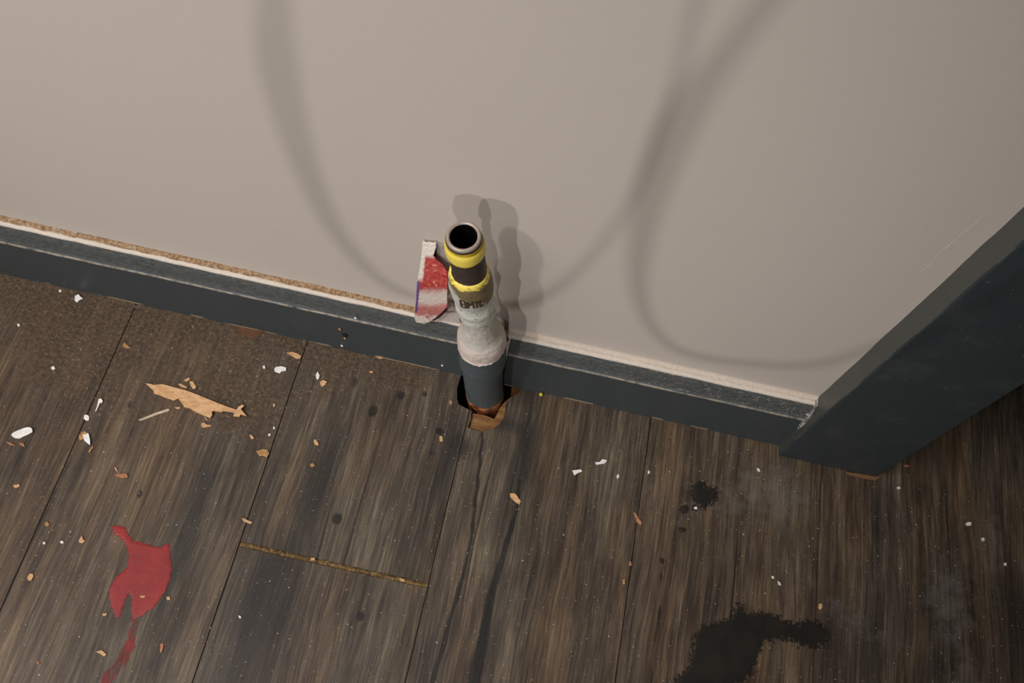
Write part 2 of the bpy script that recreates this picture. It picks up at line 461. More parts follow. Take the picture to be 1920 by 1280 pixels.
def ledge(name, x0, x1, seed):
    bm = bmesh.new(); n = int((x1-x0)/.003); rows = []
    for i in range(n+1):
        x = x0+(x1-x0)*i/n; w_ = .0007*fbm(x*25, seed); h_ = .0007*fbm(x*18, seed+3)
        row = [(.3938+w_*.7, .1050), (.3940+w_, .1072+h_*.5), (.3952+w_*.5, .1083+h_), (.3970, .1080+h_+.0006*fbm(x*150, 2.2)), (.3990, .1080+.0006*fbm(x*170, 5)), (.4008, .1088+.0005*fbm(x*120, 9)), (.4016, .1105+h_*1.2), (.4026, .1125+h_*1.5)]
        rows.append([bm.verts.new((x, y, z)) for y, z in row])
    for i in range(n):
        for k in range(7): bm.faces.new([rows[i][k], rows[i+1][k], rows[i+1][k+1], rows[i][k+1]])
    bmesh.ops.recalc_face_normals(bm, faces=bm.faces)
    return struct(name, bm, M_caulk, True)
ledge('trim_1', XL, .3105, 3.0)
def casing(name, x0, x1, y0, y1, zt, seed):
    bm = bmesh.new(); n = int(zt/.01); rows = []; bv = .0016
    for i in range(n+1):
        z = .0025+(zt-.0025)*i/n; j = .0006*fbm(z*22, seed); j2 = .0004*fbm(z*30, seed+5)
        r = [(x0+j*1.5, y1), (x0+j*.6, y0+bv), (x0+bv*.35+j2, y0+bv*.35), (x0+bv+j2, y0), (x1-bv, y0), (x1-bv*.3, y0+bv*.3), (x1, y0+bv), (x1, y1)]
        rows.append([bm.verts.new((a, b, z)) for a, b in r])
    for i in range(n):
        for k in range(8): bm.faces.new([rows[i][k], rows[i+1][k], rows[i+1][(k+1) % 8], rows[i][(k+1) % 8]])
    bm.faces.new(rows[0]); bm.faces.new(list(reversed(rows[-1])))
    bmesh.ops.recalc_face_normals(bm, faces=bm.faces)
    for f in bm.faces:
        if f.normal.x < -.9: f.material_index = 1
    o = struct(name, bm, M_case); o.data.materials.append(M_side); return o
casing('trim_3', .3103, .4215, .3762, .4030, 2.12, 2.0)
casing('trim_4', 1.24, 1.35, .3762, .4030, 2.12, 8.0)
bm = bmesh.new(); box(bm, .4215, 1.24, .3762, .4030, 2.04, 2.15); struct('trim_5', bm, M_case)
bm = bmesh.new(); box(bm, .410, .4195, .403, .524, 0, 2.04); box(bm, 1.2405, 1.25, .403, .524, 0, 2.04); box(bm, .4195, 1.2405, .403, .524, 2.03, 2.04); struct('trim_6', bm, M_case)
T = NT('raw_wood_edge', .8); T.color(T.mix(T.noise(T.scale(T.P, (60, 400, 100)), 3, 3), srgb(92, 66, 42), srgb(140, 104, 66))); M_raw = T.m
bm = bmesh.new(); vs_ = []
for (a, b) in ((1585, 886), (1610, 889), (1642, 895), (1649, 890), (1662, 885), (1640, 901), (1615, 897), (1592, 891)):
    vs_.append(at_z(a, b))
hull = [vs_[0], vs_[7], vs_[6], vs_[5], vs_[4], vs_[3], vs_[2], vs_[1]]
f = bm.faces.new([bm.verts.new((p.x, p.y, .0002)) for p in hull])
r = bmesh.ops.extrude_face_region(bm, geom=[f])
for v in [g for g in r['geom'] if isinstance(g, bmesh.types.BMVert)]: v.co.z = .0022
bmesh.ops.recalc_face_normals(bm, faces=bm.faces)
tag(obj('wood_sliver', bm, M_raw), 'thin strip of raw orange wood under the foot of the dark door casing', 'wood sliver')
# paint cobwebs / caulk smear where baseboard meets casing
T = NT('smeared_caulk', .7); T.color(T.mix(T.ss(T.noise(T.P, 160, 4, .7), .4, .62), srgb(90, 92, 90), srgb(190, 182, 172))); T.bump(T.noise(T.P, 200, 4), .5, .002); M_smear = T.m
bm = bmesh.new(); rows = []
for i in range(24):
    t = i/23; z = .058+.052*t; wd = (.0022+.0022*math.sin(t*3.1))*(.35+.65*t)+.0012*abs(fbm(z*120, 3)); yb = YB-.0006 if z < .08 else (.3884+(z-.08)*.24)
    rows.append([bm.verts.new((.3107, yb-.0022, z)), bm.verts.new((.3107-wd*.5, yb-.0016, z)), bm.verts.new((.3107-wd*1.3, yb-.0002, z)), bm.verts.new((.3107-wd*1.3, yb+.003, z))])
for i in range(23):
    for k in range(3): bm.faces.new([rows[i][k], rows[i][k+1], rows[i+1][k+1], rows[i+1][k]])
bmesh.ops.recalc_face_normals(bm, faces=bm.faces)
struct('trim_7', bm, M_smear, True)

# wall blemishes : slightly raised paint ridge
bm = bmesh.new(); a = at_y(1710, 524, YW); b = at_y(1865, 385, YW); rows = []
for i in range(60):
    t = i/59; p = a.lerp(b, t); hgt = .0005*math.sin(t*math.pi)**.5*(.7+.5*fbm(t*9, 2)); wd = .0006+.0002*fbm(t*7, 8); q = .0012*fbm(t*3, 1)
    rows.append([bm.verts.new((p.x+q-wd, YW+.0001, p.z)), bm.verts.new((p.x+q, YW-hgt, p.z)), bm.verts.new((p.x+q+wd*1.5, YW+.0001, p.z))])
for i in range(59):
    for k in range(2): bm.faces.new([rows[i][k], rows[i+1][k], rows[i+1][k+1], rows[i][k+1]])
bmesh.ops.recalc_face_normals(bm, faces=bm.faces); struct('trim_8', bm, M_wall, True)

# ------------------------------------------------------------------ the pipe
def axis(z):
    t = z/.339
    x = -.0175-.0355*t-.002*math.sin(math.pi*max(0, min(1, t)))*0
    x += .0042*math.exp(-((z-.16)/.085)**2)+.0006*t
    return Vector((x, .3735-.0215*t, z))
dirv = (axis(.3)-axis(0)).normalized()
root = bpy.data.objects.new('gas_pipe', None); C.objects.link(root); base0 = axis(0); root.location = base0
tag(root, 'open ended upright steel and white painted pipe stub rising through the floor at the wall', 'pipe')
def lathe(prof, seg=72, amp=0.0, fr=3.0, seed=0, close_top=False, close_bot=False, fn=None):
    bm = bmesh.new(); rows = []
    u = Vector((1, 0, 0)); u = (u-dirv*u.dot(dirv)).normalized(); v_ = dirv.cross(u)
    for (z, r) in prof:
        c = axis(z)-base0; row = []
        for k in range(seg):
            a = 2*math.pi*k/seg; rr = r
            if amp: rr += amp*fbm(math.cos(a)*fr, math.sin(a)*fr, z*fr*40+seed)
            if fn: rr += fn(z, a)
            row.append(bm.verts.new(c+u*math.cos(a)*rr+v_*math.sin(a)*rr))
        rows.append(row)
    for i in range(len(rows)-1):
        for k in range(seg): bm.faces.new([rows[i][k], rows[i][(k+1) % seg], rows[i+1][(k+1) % seg], rows[i+1][k]])
    if close_top: bm.faces.new(rows[-1])
    if close_bot: bm.faces.new(list(reversed(rows[0])))
    bmesh.ops.recalc_face_normals(bm, faces=bm.faces)
    return bm
def dense(prof, n=6):
    out = []
    for i in range(len(prof)-1):
        for k in range(n):
            t = k/n; out.append((prof[i][0]*(1-t)+prof[i+1][0]*t, prof[i][1]*(1-t)+prof[i+1][1]*t))
    return out+[prof[-1]]
# materials of the pipe
T = NT('black_iron', .5); T.b.inputs['Metallic'].default_value = .15
T.color(T.mix(T.noise(T.scale(T.P, (60, 60, 20)), 3, 4), srgb(52, 42, 38), srgb(76, 64, 58))); T.bump(T.noise(T.P, 500, 3), .2, .0005); M_iron = T.m
T = NT('cut_steel', .38); T.b.inputs['Metallic'].default_value = .25
T.color(T.mix(T.noise(T.P, 300, 3), srgb(142, 130, 118), srgb(176, 164, 150))); M_rim = T.m
T = NT('pipe_bore', 1); T.b.inputs['Specular IOR Level'].default_value = .05; T.color(srgb(7, 6, 6)); M_bore = T.m  # inner darkness put into the colour, so the bore stays black under the lamps
T = NT('yellow_thread_cap', .38)
x, y, z = T.sep(T.P)
oliv = T.mix(T.ss(T.noise(T.P, 120, 3), .4, .6), srgb(176, 148, 32), srgb(140, 118, 40))
T.color(T.mix(T.ss(T.math('ADD', z, T.math('MULTIPLY', T.noise(T.P, 60, 2), .002)), .3320, .3340), srgb(238, 214, 92), oliv))
T.b.inputs['Subsurface Weight'].default_value = .0
M_yel = T.m
T = NT('yellow_sealant', .45)
T.color(T.mix(T.ss(T.noise(T.P, 200, 4, .6), .50, .68), srgb(238, 214, 100), srgb(150, 118, 30))); T.bump(T.noise(T.P, 250, 3), .4, .001); M_seal = T.m
T = NT('coupling_paint', .5)
x, y, z = T.sep(T.P); nn = T.noise(T.P, 70, 5, .65)
white = T.mix(T.noise(T.P, 25, 3), srgb(206, 204, 190), srgb(190, 196, 184))
pink = T.ss(T.noise(T.P, 45, 3), .55, .7)
white = T.mix(T.math('MULTIPLY', pink, .2), white, srgb(205, 180, 170))
olive = T.mix(T.noise(T.P, 150, 3), srgb(120, 96, 38), srgb(88, 74, 50))
up = T.ss(T.math('ADD', T.math('ADD', z, T.math('MULTIPLY', T.math('ADD', x, .034), .7)), T.math('MULTIPLY', T.math('SUBTRACT', nn, .5), .045)), .2680, .2740)  # olive below the sealant; its lower reach on the right is painted shadow
c = T.mix(T.math('MULTIPLY', up, .92), white, olive)
c = T.mix(T.math('MULTIPLY', speck(T, 330, .66, .70), .7), c, srgb(90, 80, 66))
T.color(c); T.bump(T.math('ADD', T.noise(T.P, 120, 4), 0.0), .5, .002); M_coup = T.m
T = NT('neck_paint', .5)
x, y, z = T.sep(T.P)
w1 = T.mix(T.noise(T.P, 30, 3), srgb(186, 180, 170), srgb(200, 192, 182))  # neck white greyer than the ledge, with its shading put into the colour
led = T.ss(z, .170, .158)
w1 = T.mix(led, w1, srgb(212, 195, 184))
rust = T.math('MULTIPLY', T.ss(T.noise(T.P, 105, 3, .6), .60, .68), T.ss(x, -.012, .012))
w1 = T.mix(T.math('MULTIPLY', rust, .85), w1, srgb(176, 110, 70))
w1 = T.mix(T.math('MULTIPLY', speck(T, 300, .68, .71), .7), w1, srgb(120, 84, 60))
T.color(w1); T.bump(T.noise(T.P, 110, 4), .45, .002); M_neck = T.m
T = NT('lower_pipe_paint', .42)
x, y, z = T.sep(T.P)
blue = T.mix(T.noise(T.P, 22, 3), srgb(72, 80, 84), srgb(80, 88, 90))
edge = T.math('ADD', T.math('ADD', z, T.math('MULTIPLY', T.math('SUBTRACT', T.noise(T.scale(T.P, (160, 160, 25)), 1, 4, .7), .5), .020)), T.math('MULTIPLY', x, -.22))
c = T.mix(T.ss(edge, .1395, .1408), blue, srgb(222, 206, 197))
rz = T.math('ADD', z, T.math('MULTIPLY', T.math('SUBTRACT', T.noise(T.P, 55, 4, .6), .5), .018))
c = T.mix(T.ss(rz, .011, .006), c, T.mix(T.ss(T.noise(T.P, 90, 4, .6), .35, .65), srgb(96, 52, 32), srgb(196, 124, 80)))
c = T.mix(T.math('MULTIPLY', T.ss(T.noise(T.P, 60, 4, .7), .66, .72), .6), c, srgb(130, 132, 130))
T.color(c); T.bump(T.noise(T.P, 90, 4), .4, .002); M_low = T.m
R1 = .01345
# threaded nipple (black iron) with its bore
pr = [(.20, R1+.0006), (.3360, R1+.0004), (.3372, R1)]
obj('pipe_nipple', lathe(pr, 64), M_iron, root, True)
o = obj('pipe_rim', lathe([(.3350, R1+.00005), (.3385, R1-.0002), (.3397, R1-.0009), (.3396, R1-.0026), (.3384, R1-.0031)], 64), M_rim, root, True); o['label'] = 'bare cut steel rim'
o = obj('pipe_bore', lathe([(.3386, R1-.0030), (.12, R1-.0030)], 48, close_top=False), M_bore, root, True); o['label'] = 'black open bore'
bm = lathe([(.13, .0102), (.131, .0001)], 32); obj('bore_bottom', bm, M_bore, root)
o = obj('tape_band', lathe([(.3172, R1+.0003), (.3168, .0149), (.3180, .01535), (.3210, .01555), (.3262, .01545), (.3300, .0152), (.3308, .0148), (.3318, .0144), (.3345, .01425), (.3352, R1+.0002)], 72, amp=.00018, fr=2), M_yel, root, True); o['label'] = 'yellow band below the rim'
o = obj('sealant_ring', lathe([(.2860, R1+.0004), (.2855, R1+.0016), (.2830, .0161), (.2795, .0168), (.2750, .0166)], 96, amp=.00028, fr=5, seed=3), M_seal, root, True); o['label'] = 'yellow thread sealant squeezed out around the nipple'
def lump(z, a):
    d = 0
    d += .0022*math.exp(-((z-.222)/.010)**2-((a-.25)/.45)**2)      # run of paint on the right
    d -= .0016*math.exp(-((z-.206)/.004)**2-((a-5.55)/.16)**2)
    return d
cp = [(.2830, .0140), (.2822, .0158), (.2795, .0168), (.2740, .0176), (.2660, .0181), (.2560, .0180), (.2500, .0174), (.2455, .0166), (.2410, .0158), (.2370, .0157), (.2320, .0164), (.2285, .0171), (.2240, .0170), (.2205, .0161), (.2160, .0162), (.2120, .0163), (.2080, .0159), (.2050, .0156), (.2028, .0149), (.2015, .0143)]
o = obj('coupling', lathe(dense(cp, 3), 96, amp=.0005, fr=2.6, seed=9, fn=lump), M_coup, root, True); o['label'] = 'white painted coupling with raised letters'
nk = [(.2040, .0144), (.1960, .0142), (.1880, .0145), (.1800, .0156), (.1730, .0176), (.1680, .0196), (.1645, .0212), (.1600, .0221), (.1550, .0226), (.1500, .0228), (.1440, .0229), (.1405, .0227)]
o = obj('reducer', lathe(dense(nk, 3), 96, amp=.0006, fr=2.5, seed=21), M_neck, root, True); o['label'] = 'pinkish white painted neck flaring down'
lc = [(.1435, .0220), (.1425, .0229), (.1300, .0232), (.1150, .0233), (.1050, .0236), (.1005, .0236), (.0975, .0226), (.0960, .0208)]
o = obj('lower_coupling', lathe(dense(lc, 3), 96, amp=.0004, fr=2.2, seed=33), M_low, root, True); o['label'] = 'blue grey painted coupling with a white ragged top edge'
o = obj('lower_pipe', lathe(dense([(.0975, .0212), (.0800, .0208), (.0400, .0204), (.0150, .0203), (.0040, .0207), (-.0040, .0205), (-.10, .0200)], 4), 96, amp=.0005, fr=2.4, seed=45), M_low, root, True); o['label'] = 'blue grey painted pipe rusty at the floor'
# raised letters on the coupling
T = NT('letter_grime', .6); T.color(srgb(78, 62, 42)); M_let = T.m
u0 = Vector((1, 0, 0)); u0 = (u0-dirv*u0.dot(dirv)).normalized(); v0 = dirv.cross(u0)
def on_coupling(a, z, r):
    return axis(z)-base0 + u0*math.cos(a)*r + v0*math.sin(a)*r
glyphs = {'8': [(0, 0, 1, 0), (0, 1, 1, 1), (0, .5, 1, .5), (0, 0, 0, 1), (1, 0, 1, 1)], 'M': [(0, 0, 0, 1), (1, 0, 1, 1), (0, 1, .5, .45), (.5, .45, 1, 1)], 'I': [(.5, 0, .5, 1)], 'L': [(0, 0, 0, 1), (0, 0, 1, 0)]}
bm = bmesh.new()
a0 = math.radians(262)-.12
zb, zh = .2545, .0115
for ch, wd in (('8', .22), ('M', .26), ('I', .12), ('L', .17)):
    for (x0, y0, x1, y1) in glyphs[ch]:
        st = 8; pv = None
        for i in range(st+1):
            t = i/st; gx, gy = x0+(x1-x0)*t, y0+(y1-y0)*t
            dx, dy = (x1-x0)*wd*.017, (y1-y0)*zh; L = math.hypot(dx, dy) or 1; nx, ny = -dy/L*.0009, dx/L*.0009
            a = a0+gx*wd; z_ = zb+gy*zh
            ring = [on_coupling(a+sx*nx/.017, z_+sx*ny, .0172+rr) for sx, rr in ((-1, 0), (-.8, .00175), (.8, .00175), (1, 0))]
            cur = [bm.verts.new(p) for p in ring]
            if pv:
                for k in range(3): bm.faces.new([pv[k], pv[k+1], cur[k+1], cur[k]])
            pv = cur
    a0 += wd+.09
bmesh.ops.recalc_face_normals(bm, faces=bm.faces)
o = obj('raised_letters', bm, M_let, root); o['label'] = 'grimy raised letters cast on the coupling'
# clip stub behind the pipe on the wall
T = NT('painted_lug', .55); T.color(T.mix(T.noise(T.P, 90, 3), srgb(186, 172, 164), srgb(206, 194, 186))); T.bump(T.noise(T.P, 150, 3), .4, .002); M_lug = T.m

# ------------------------------------------------------------------ torn scrap on the wall beside the pipe
flap_px = [(792.5, 452.6), (797, 456), (805, 455.5), (811, 457), (817, 455.5), (817, 464), (814.5, 472), (812, 481), (818, 489), (824, 494), (829, 498), (835, 505), (839, 512), (838.5, 520), (839, 530), (838, 552), (838, 574), (831, 583), (823, 590), (816, 596),
           (811, 599), (804, 604), (795, 607), (787, 605), (780, 604), (777.5, 597), (778, 586), (779, 572), (780.5, 561), (781, 545), (782, 530), (785, 512), (788, 496), (790.5, 474)]
def flap_y(px, py):
    t = (py-452)/155; s_ = (px-778)/62
    return .3985-.0105*min(1, t*1.9)-.004*t-.0035*s_*math.sin(min(1, max(0, t))*3.0)
T = NT('torn_paper', .6)
fx, fy = T.attr('fu'), T.attr('fv')
n1 = T.noise(T.P, 230, 5, .7); n2 = T.noise(T.P, 60, 4, .6)
red = T.mix(T.ss(n1, .35, .65), srgb(150, 44, 40), srgb(188, 84, 76))
fvn = T.math('ADD', fy, T.math('MULTIPLY', T.math('SUBTRACT', n2, .5), .16))
top = T.ss(fvn, .16, .20)                   # white head
mid = T.math('MULTIPLY', T.ss(fvn, .56, .66), T.ss(fvn, .80, .74))   # white belt
low = T.ss(fvn, .885, .91)
edge = T.ss(T.math('ADD', fx, T.math('MULTIPLY', T.math('SUBTRACT', n1, .5), .15)), .17, .10)
edge = T.math('MULTIPLY', edge, T.ss(fy, .52, .42))
cream = T.mix(n1, srgb(206, 196, 184), srgb(220, 212, 202))
c = T.mix(T.math('MULTIPLY', T.ss(fvn, .70, .78), .45), red, srgb(214, 160, 150))
c = T.mix(T.math('SUBTRACT', 1.0, top), c, cream)
c = T.mix(T.math('MULTIPLY', mid, .85), c, cream); c = T.mix(T.math('MULTIPLY', low, .9), c, cream); c = T.mix(edge, c, cream)
c = T.mix(T.math('MULTIPLY', T.ss(n1, .60, .66), .6), c, srgb(222, 190, 180))
c = T.mix(T.math('MULTIPLY', low, T.ss(T.noise(T.P, 160, 3), .6, .66)), c, srgb(170, 90, 80))
pur = T.math('MULTIPLY', T.ss(fx, .085, .05), T.math('MULTIPLY', T.ss(fy, .47, .50), T.ss(fy, .88, .85)))
c = T.mix(pur, c, srgb(104, 76, 132))
T.color(c); T.bump(n1, .5, .001); M_flap = T.m
vs, fs = cdt_fill([(a, -b) for a, b in flap_px], [], 3.0)
def ftop(x, y): 
    p = at_y(x, -y, flap_y(x, -y)+.0003*fbm(x*.2, y*.2)); return p
bmp = solid_sheet(vs, [tuple(f) for f in fs], ftop, lambda x, y: ftop(x, y)+Vector((.0002, .0011, .0002)))
lu, lv = bmp.verts.layers.float.new('fu'), bmp.verts.layers.float.new('fv')
for v in bmp.verts:
    q = R3.transposed() @ (v.co-Vector((0, 0, H))); X_, Y_ = 960+F*q.x/-q.z, 640-F*q.y/-q.z
    fv = (Y_-452.6)/154.0; left = 792-16*fv
    v[lu] = (X_-left)/60.0; v[lv] = fv
base1 = Vector((-.075, .396, .11))
scrap = bpy.data.objects.new('paint_scrap', None); C.objects.link(scrap); scrap.location = base1
tag(scrap, 'torn curling red and white paint scrap on the wall left of the pipe', 'scrap')
bmesh.ops.translate(bmp, verts=bmp.verts, vec=-base1)
# object-space noise only, so the flap keeps its pattern wherever it is looked at from
o = obj('curled_flap', bmp, M_flap, scrap)
def plate(name, pts, yf, mat, parent, base, thick=.0012, step=3.0):
    vs, fs = cdt_fill([(a, -b) for a, b in pts], [], step)
    tp = lambda x, y: at_y(x, -y, yf(x, -y)+.0003*fbm(x*.15, y*.15, 4))
    b_ = solid_sheet(vs, [tuple(f) for f in fs], tp, lambda x, y: tp(x, y)+Vector((0, thick, 0)))
    bmesh.ops.translate(b_, verts=b_.verts, vec=-base)
    return obj(name, b_, mat, parent)
T = NT('paper_backing', .7); T.color(T.mix(T.noise(T.P, 120, 3), srgb(150, 142, 134), srgb(172, 163, 154))); M_backing = T.m  # paper backing with shadow grey put into its colour
o = plate('backing_paper', [(817, 457), (832, 459), (846, 466), (850, 490), (849, 518), (842, 517), (839, 511), (829, 496), (818, 486), (815, 474)], lambda x, y: .3998, M_backing, scrap, base1); o['label'] = 'paper backing behind the flap, greyed with painted shadow'
o = plate('plaster_lip', [(815, 597), (824, 591), (838, 577), (842, 572), (846, 571), (852, 577), (860, 592), (862, 604), (845, 603), (830, 601)], lambda x, y: .3925+(.003 if y < 585 else 0), M_lug, scrap, base1, .003); o['label'] = 'cream plaster lip over the baseboard'
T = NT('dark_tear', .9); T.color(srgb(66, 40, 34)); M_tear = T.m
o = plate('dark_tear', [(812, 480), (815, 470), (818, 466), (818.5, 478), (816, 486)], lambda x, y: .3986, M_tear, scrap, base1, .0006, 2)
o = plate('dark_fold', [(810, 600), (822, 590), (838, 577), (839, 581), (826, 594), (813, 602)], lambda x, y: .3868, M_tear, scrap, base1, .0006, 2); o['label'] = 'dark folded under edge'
# lug with screw hole right of the pipe
bm = bmesh.new()
c0 = at_y(935, 606, .398); bmesh.ops.create_uvsphere(bm, u_segments=28, v_segments=18, radius=1, matrix=Matrix.Diagonal((.0062, .0055, .0085, 1)))
for v in bm.verts:
    v.co += v.co*.12*fbm(v.co.x*200, v.co.y*200, v.co.z*200)
    d = (Vector((v.co.x, 0, v.co.z))-Vector((-.001, 0, -.0005))).length
    if v.co.y < 0 and d < .0026: v.co.y = .001
lug = obj('pipe_clip_stub', bm, M_lug, None, True); lug.location = c0
tag(lug, 'small painted clip stub with a dark hole on the wall just right of the pipe', 'clip')
bm = bmesh.new(); bmesh.ops.create_cone(bm, cap_ends=True, segments=16, radius1=.0021, radius2=.0021, depth=.0012, matrix=Matrix.Rotation(math.pi/2, 4, 'X')); bmesh.ops.translate(bm, verts=bm.verts, vec=(-.0012, -.0052, .0004))
o = obj('screw_hole_shade', bm, M_void, lug)  # black disc stands in for the dark inside the screw hole

# ------------------------------------------------------------------ paint spills: thin films with ragged edges
def film(name, px_poly, mat, label, cat, step=.0022, z0=.00035, margin=.0085):
    poly = [at_z(a, b) for a, b in px_poly]; poly = [(p.x, p.y) for p in poly]
    x0 = min(p[0] for p in poly)-margin; x1 = max(p[0] for p in poly)+margin; y0 = min(p[1] for p in poly)-margin; y1 = max(p[1] for p in poly)+margin
    nx, ny = int((x1-x0)/step), int((y1-y0)/step); bm = bmesh.new(); ld = bm.verts.layers.float.new('sd'); g = {}
    for i in range(nx+1):
        for j in range(ny+1):
            p = (x0+(x1-x0)*i/nx, y0+(y1-y0)*j/ny); s_ = sdist(p, poly)
            if s_ > -margin: v = bm.verts.new((p[0], p[1], z0+.0003*max(0, min(1, s_/.002)))); v[ld] = s_*1000; g[i, j] = v
    for i in range(nx):
        for j in range(ny):
            q = [(i, j), (i+1, j), (i+1, j+1), (i, j+1)]
            if all(k in g for k in q): bm.faces.new([g[k] for k in q])
    for v in [v for v in bm.verts if not v.link_faces]: bm.verts.remove(v)
    return tag(obj(name, bm, mat), label, cat)
def film_mat(name, ca, cb, edge_noise, wear, rough=.5, streak=(1, 1, 1), opac=1.0, bias=0.0):
    T = NT(name, rough); sd = T.attr('sd')
    n_ = T.noise(T.scale(T.P, streak), 260, 6, .78); nb = T.noise(T.P, 45, 3, .6)
    T.color(T.mix(T.ss(nb, .35, .65), ca, cb)); T.bump(n_, .3, .001)
    e = T.math('ADD', sd, T.math('MULTIPLY', T.math('SUBTRACT', n_, .5), edge_noise))
    e = T.math('ADD', e, bias)
    al = T.ss(e, -.6, .8)
    hole_ = T.ss(T.noise(T.scale(T.P, (1.6, .35, 1)), 150, 4, .7), wear, wear+.05)
    T.put(T.b.inputs['Alpha'], T.math('MULTIPLY', al, T.math('MULTIPLY', T.math('SUBTRACT', 1.0, T.math('MULTIPLY', hole_, .8)), opac)))
    return T.m
M_red = film_mat('dried_red_paint', srgb(132, 33, 33), srgb(146, 40, 38), 9.0, .66, .45)
M_redthin = film_mat('smeared_red_paint', srgb(120, 44, 42), srgb(140, 46, 44), 14.0, .50, .55, (1, .3, 1), .8, 1.2)
M_splat = film_mat('black_paint_splat', srgb(33, 31, 28), srgb(41, 38, 33), 34.0, .70, .42, (1, 1, 1), .93, 1.6)
M_blk = film_mat('black_paint', srgb(33, 31, 28), srgb(41, 38, 33), 40.0, .70, .42, (1, 1, 1), .93, 1.0)
film('red_paint_spill', [(208, 988), (222, 985), (236, 990), (240, 1002), (250, 1014), (268, 1018), (288, 1024), (303, 1026), (312, 1018), (318, 1022), (320, 1045), (323, 1066), (319, 1088), (310, 1106), (300, 1124), (290, 1138), (275, 1148), (262, 1156), (248, 1162), (246, 1140), (248, 1120), (242, 1112), (236, 1124), (229, 1142), (222, 1160), (216, 1157), (210, 1140), (205, 1118), (206, 1100), (214, 1085), (228, 1073), (240, 1062), (241, 1040), (236, 1020), (226, 1008), (214, 1000)],
     M_red, 'large dried red paint spill on the planks in the lower left', 'paint spill')
film('red_paint_smear', [(246, 1160), (256, 1158), (254, 1185), (250, 1210), (240, 1235), (225, 1255), (208, 1275), (196, 1292), (186, 1288), (200, 1262), (215, 1245), (232, 1222), (243, 1195)],
     M_redthin, 'faint red smear trailing down from the red paint spill', 'paint smear')
film('black_paint_spill', [(1282, 1262), (1292, 1248), (1300, 1222), (1303, 1196), (1316, 1178), (1345, 1168), (1372, 1160), (1382, 1132), (1392, 1135), (1396, 1152), (1430, 1150), (1460, 1158), (1490, 1172), (1515, 1165), (1540, 1172), (1555, 1190), (1550, 1202), (1528, 1212), (1500, 1208), (1480, 1198), (1455, 1196), (1430, 1202), (1420, 1225), (1412, 1245), (1405, 1262), (1390, 1276), (1370, 1286), (1340, 1292), (1270, 1292), (1268, 1276)],
     M_blk, 'large spiky black paint stain at the bottom right of the floor', 'paint stain')
film('black_paint_splat', [(1300, 912), (1310, 902), (1320, 906), (1326, 918), (1338, 914), (1345, 922), (1340, 936), (1332, 944), (1322, 950), (1310, 944), (1303, 936), (1298, 926)],
     M_splat, 'small black paint splat with feathery edge below the baseboard corner', 'paint stain', step=.0015)
M_rustp = film_mat('rust_brown_smudge', srgb(104, 68, 46), srgb(120, 84, 58), 22.0, .56, .8, (1, 1, 1), .75)
film('brown_flake', [(440, 612), (470, 612), (500, 618), (490, 628), (475, 636), (455, 630), (438, 622)], M_rustp, 'rust brown smudge on the floor against the left baseboard', 'smudge', margin=.005)
M_dot = film_mat('dark_drip', srgb(40, 28, 28), srgb(48, 34, 33), 3.0, .9, .45)
film('paint_drip', [(1272, 955), (1278, 948), (1286, 947), (1292, 953), (1289, 961), (1280, 963)], M_dot, 'upper round dark drip left of the small black splat', 'paint drip', step=.0012, margin=.003)
film('paint_drip', [(1270, 993), (1277, 988), (1285, 990), (1287, 996), (1278, 999)], M_dot, 'lower faint dark drip below the round one by the splat', 'paint drip', step=.0012, margin=.003)
film('paint_drip', [(1296, 949), (1303, 946), (1310, 949), (1308, 956), (1298, 957)], M_dot, 'dark drip touching the underside of the small black splat', 'paint drip', step=.0012, margin=.003)

# ------------------------------------------------------------------ loose debris
def chipmat(name, a, b, sc=(1, 1, 1)):
    T = NT(name, .75); T.color(T.mix(T.ss(T.noise(T.scale(T.P, sc), 150, 4, .6), .35, .65), a, b)); T.bump(T.noise(T.P, 300, 3), .4, .001); return T.m
M_chipw = chipmat('white_chip', srgb(222, 217, 214), srgb(240, 236, 233))
M_chipt = chipmat('pale_wood', srgb(186, 142, 98), srgb(214, 172, 128), (1, 3, 1))
M_chipd = chipmat('tan_crumb', srgb(160, 118, 74), srgb(190, 148, 100))
M_chipo = chipmat('rusty_wood', srgb(160, 104, 74), srgb(186, 132, 100))
M_stick = chipmat('pale_stick', srgb(184, 160, 138), srgb(204, 190, 164))
M_yball = chipmat('yellow_pellet', srgb(205, 190, 40), srgb(225, 210, 60))
def chip(name, pts_px, mat, label, cat, thick=.0012, lift=.0003, tilt=None, group=None, z=0.0, step=None, curl=0.0):
    P3 = [at_z(a, b, z) for a, b in pts_px]; c = sum(P3, Vector())/len(P3)
    poly = [(p.x-c.x, p.y-c.y) for p in P3]
    step = step or max(.0012, max(math.hypot(*p) for p in poly)/6)
    vs, fs = cdt_fill(poly, [], step)
    R_ = max(math.hypot(*p) for p in poly); sd = c.x*91+c.y*57
    tl = tilt or (0, 0)
    f_ = lambda x, y: Vector((x, y, lift+thick+tl[0]*x+tl[1]*y+curl*((x*x+y*y)/(R_*R_))*R_+.15*thick*fbm(x/R_*1.5, y/R_*1.5, sd)))
    zmin = min(f_(p[0], p[1]).z-thick for p in poly+[(0, 0)]); sh = lift*.3-zmin
    bm = solid_sheet(vs, [tuple(f) for f in fs], lambda x, y: f_(x, y)+Vector((0, 0, sh)), lambda x, y: f_(x, y)+Vector((0, 0, sh-thick)))
    o = obj(name, bm, mat); o.location = (c.x, c.y, z); return tag(o, label, cat, group)
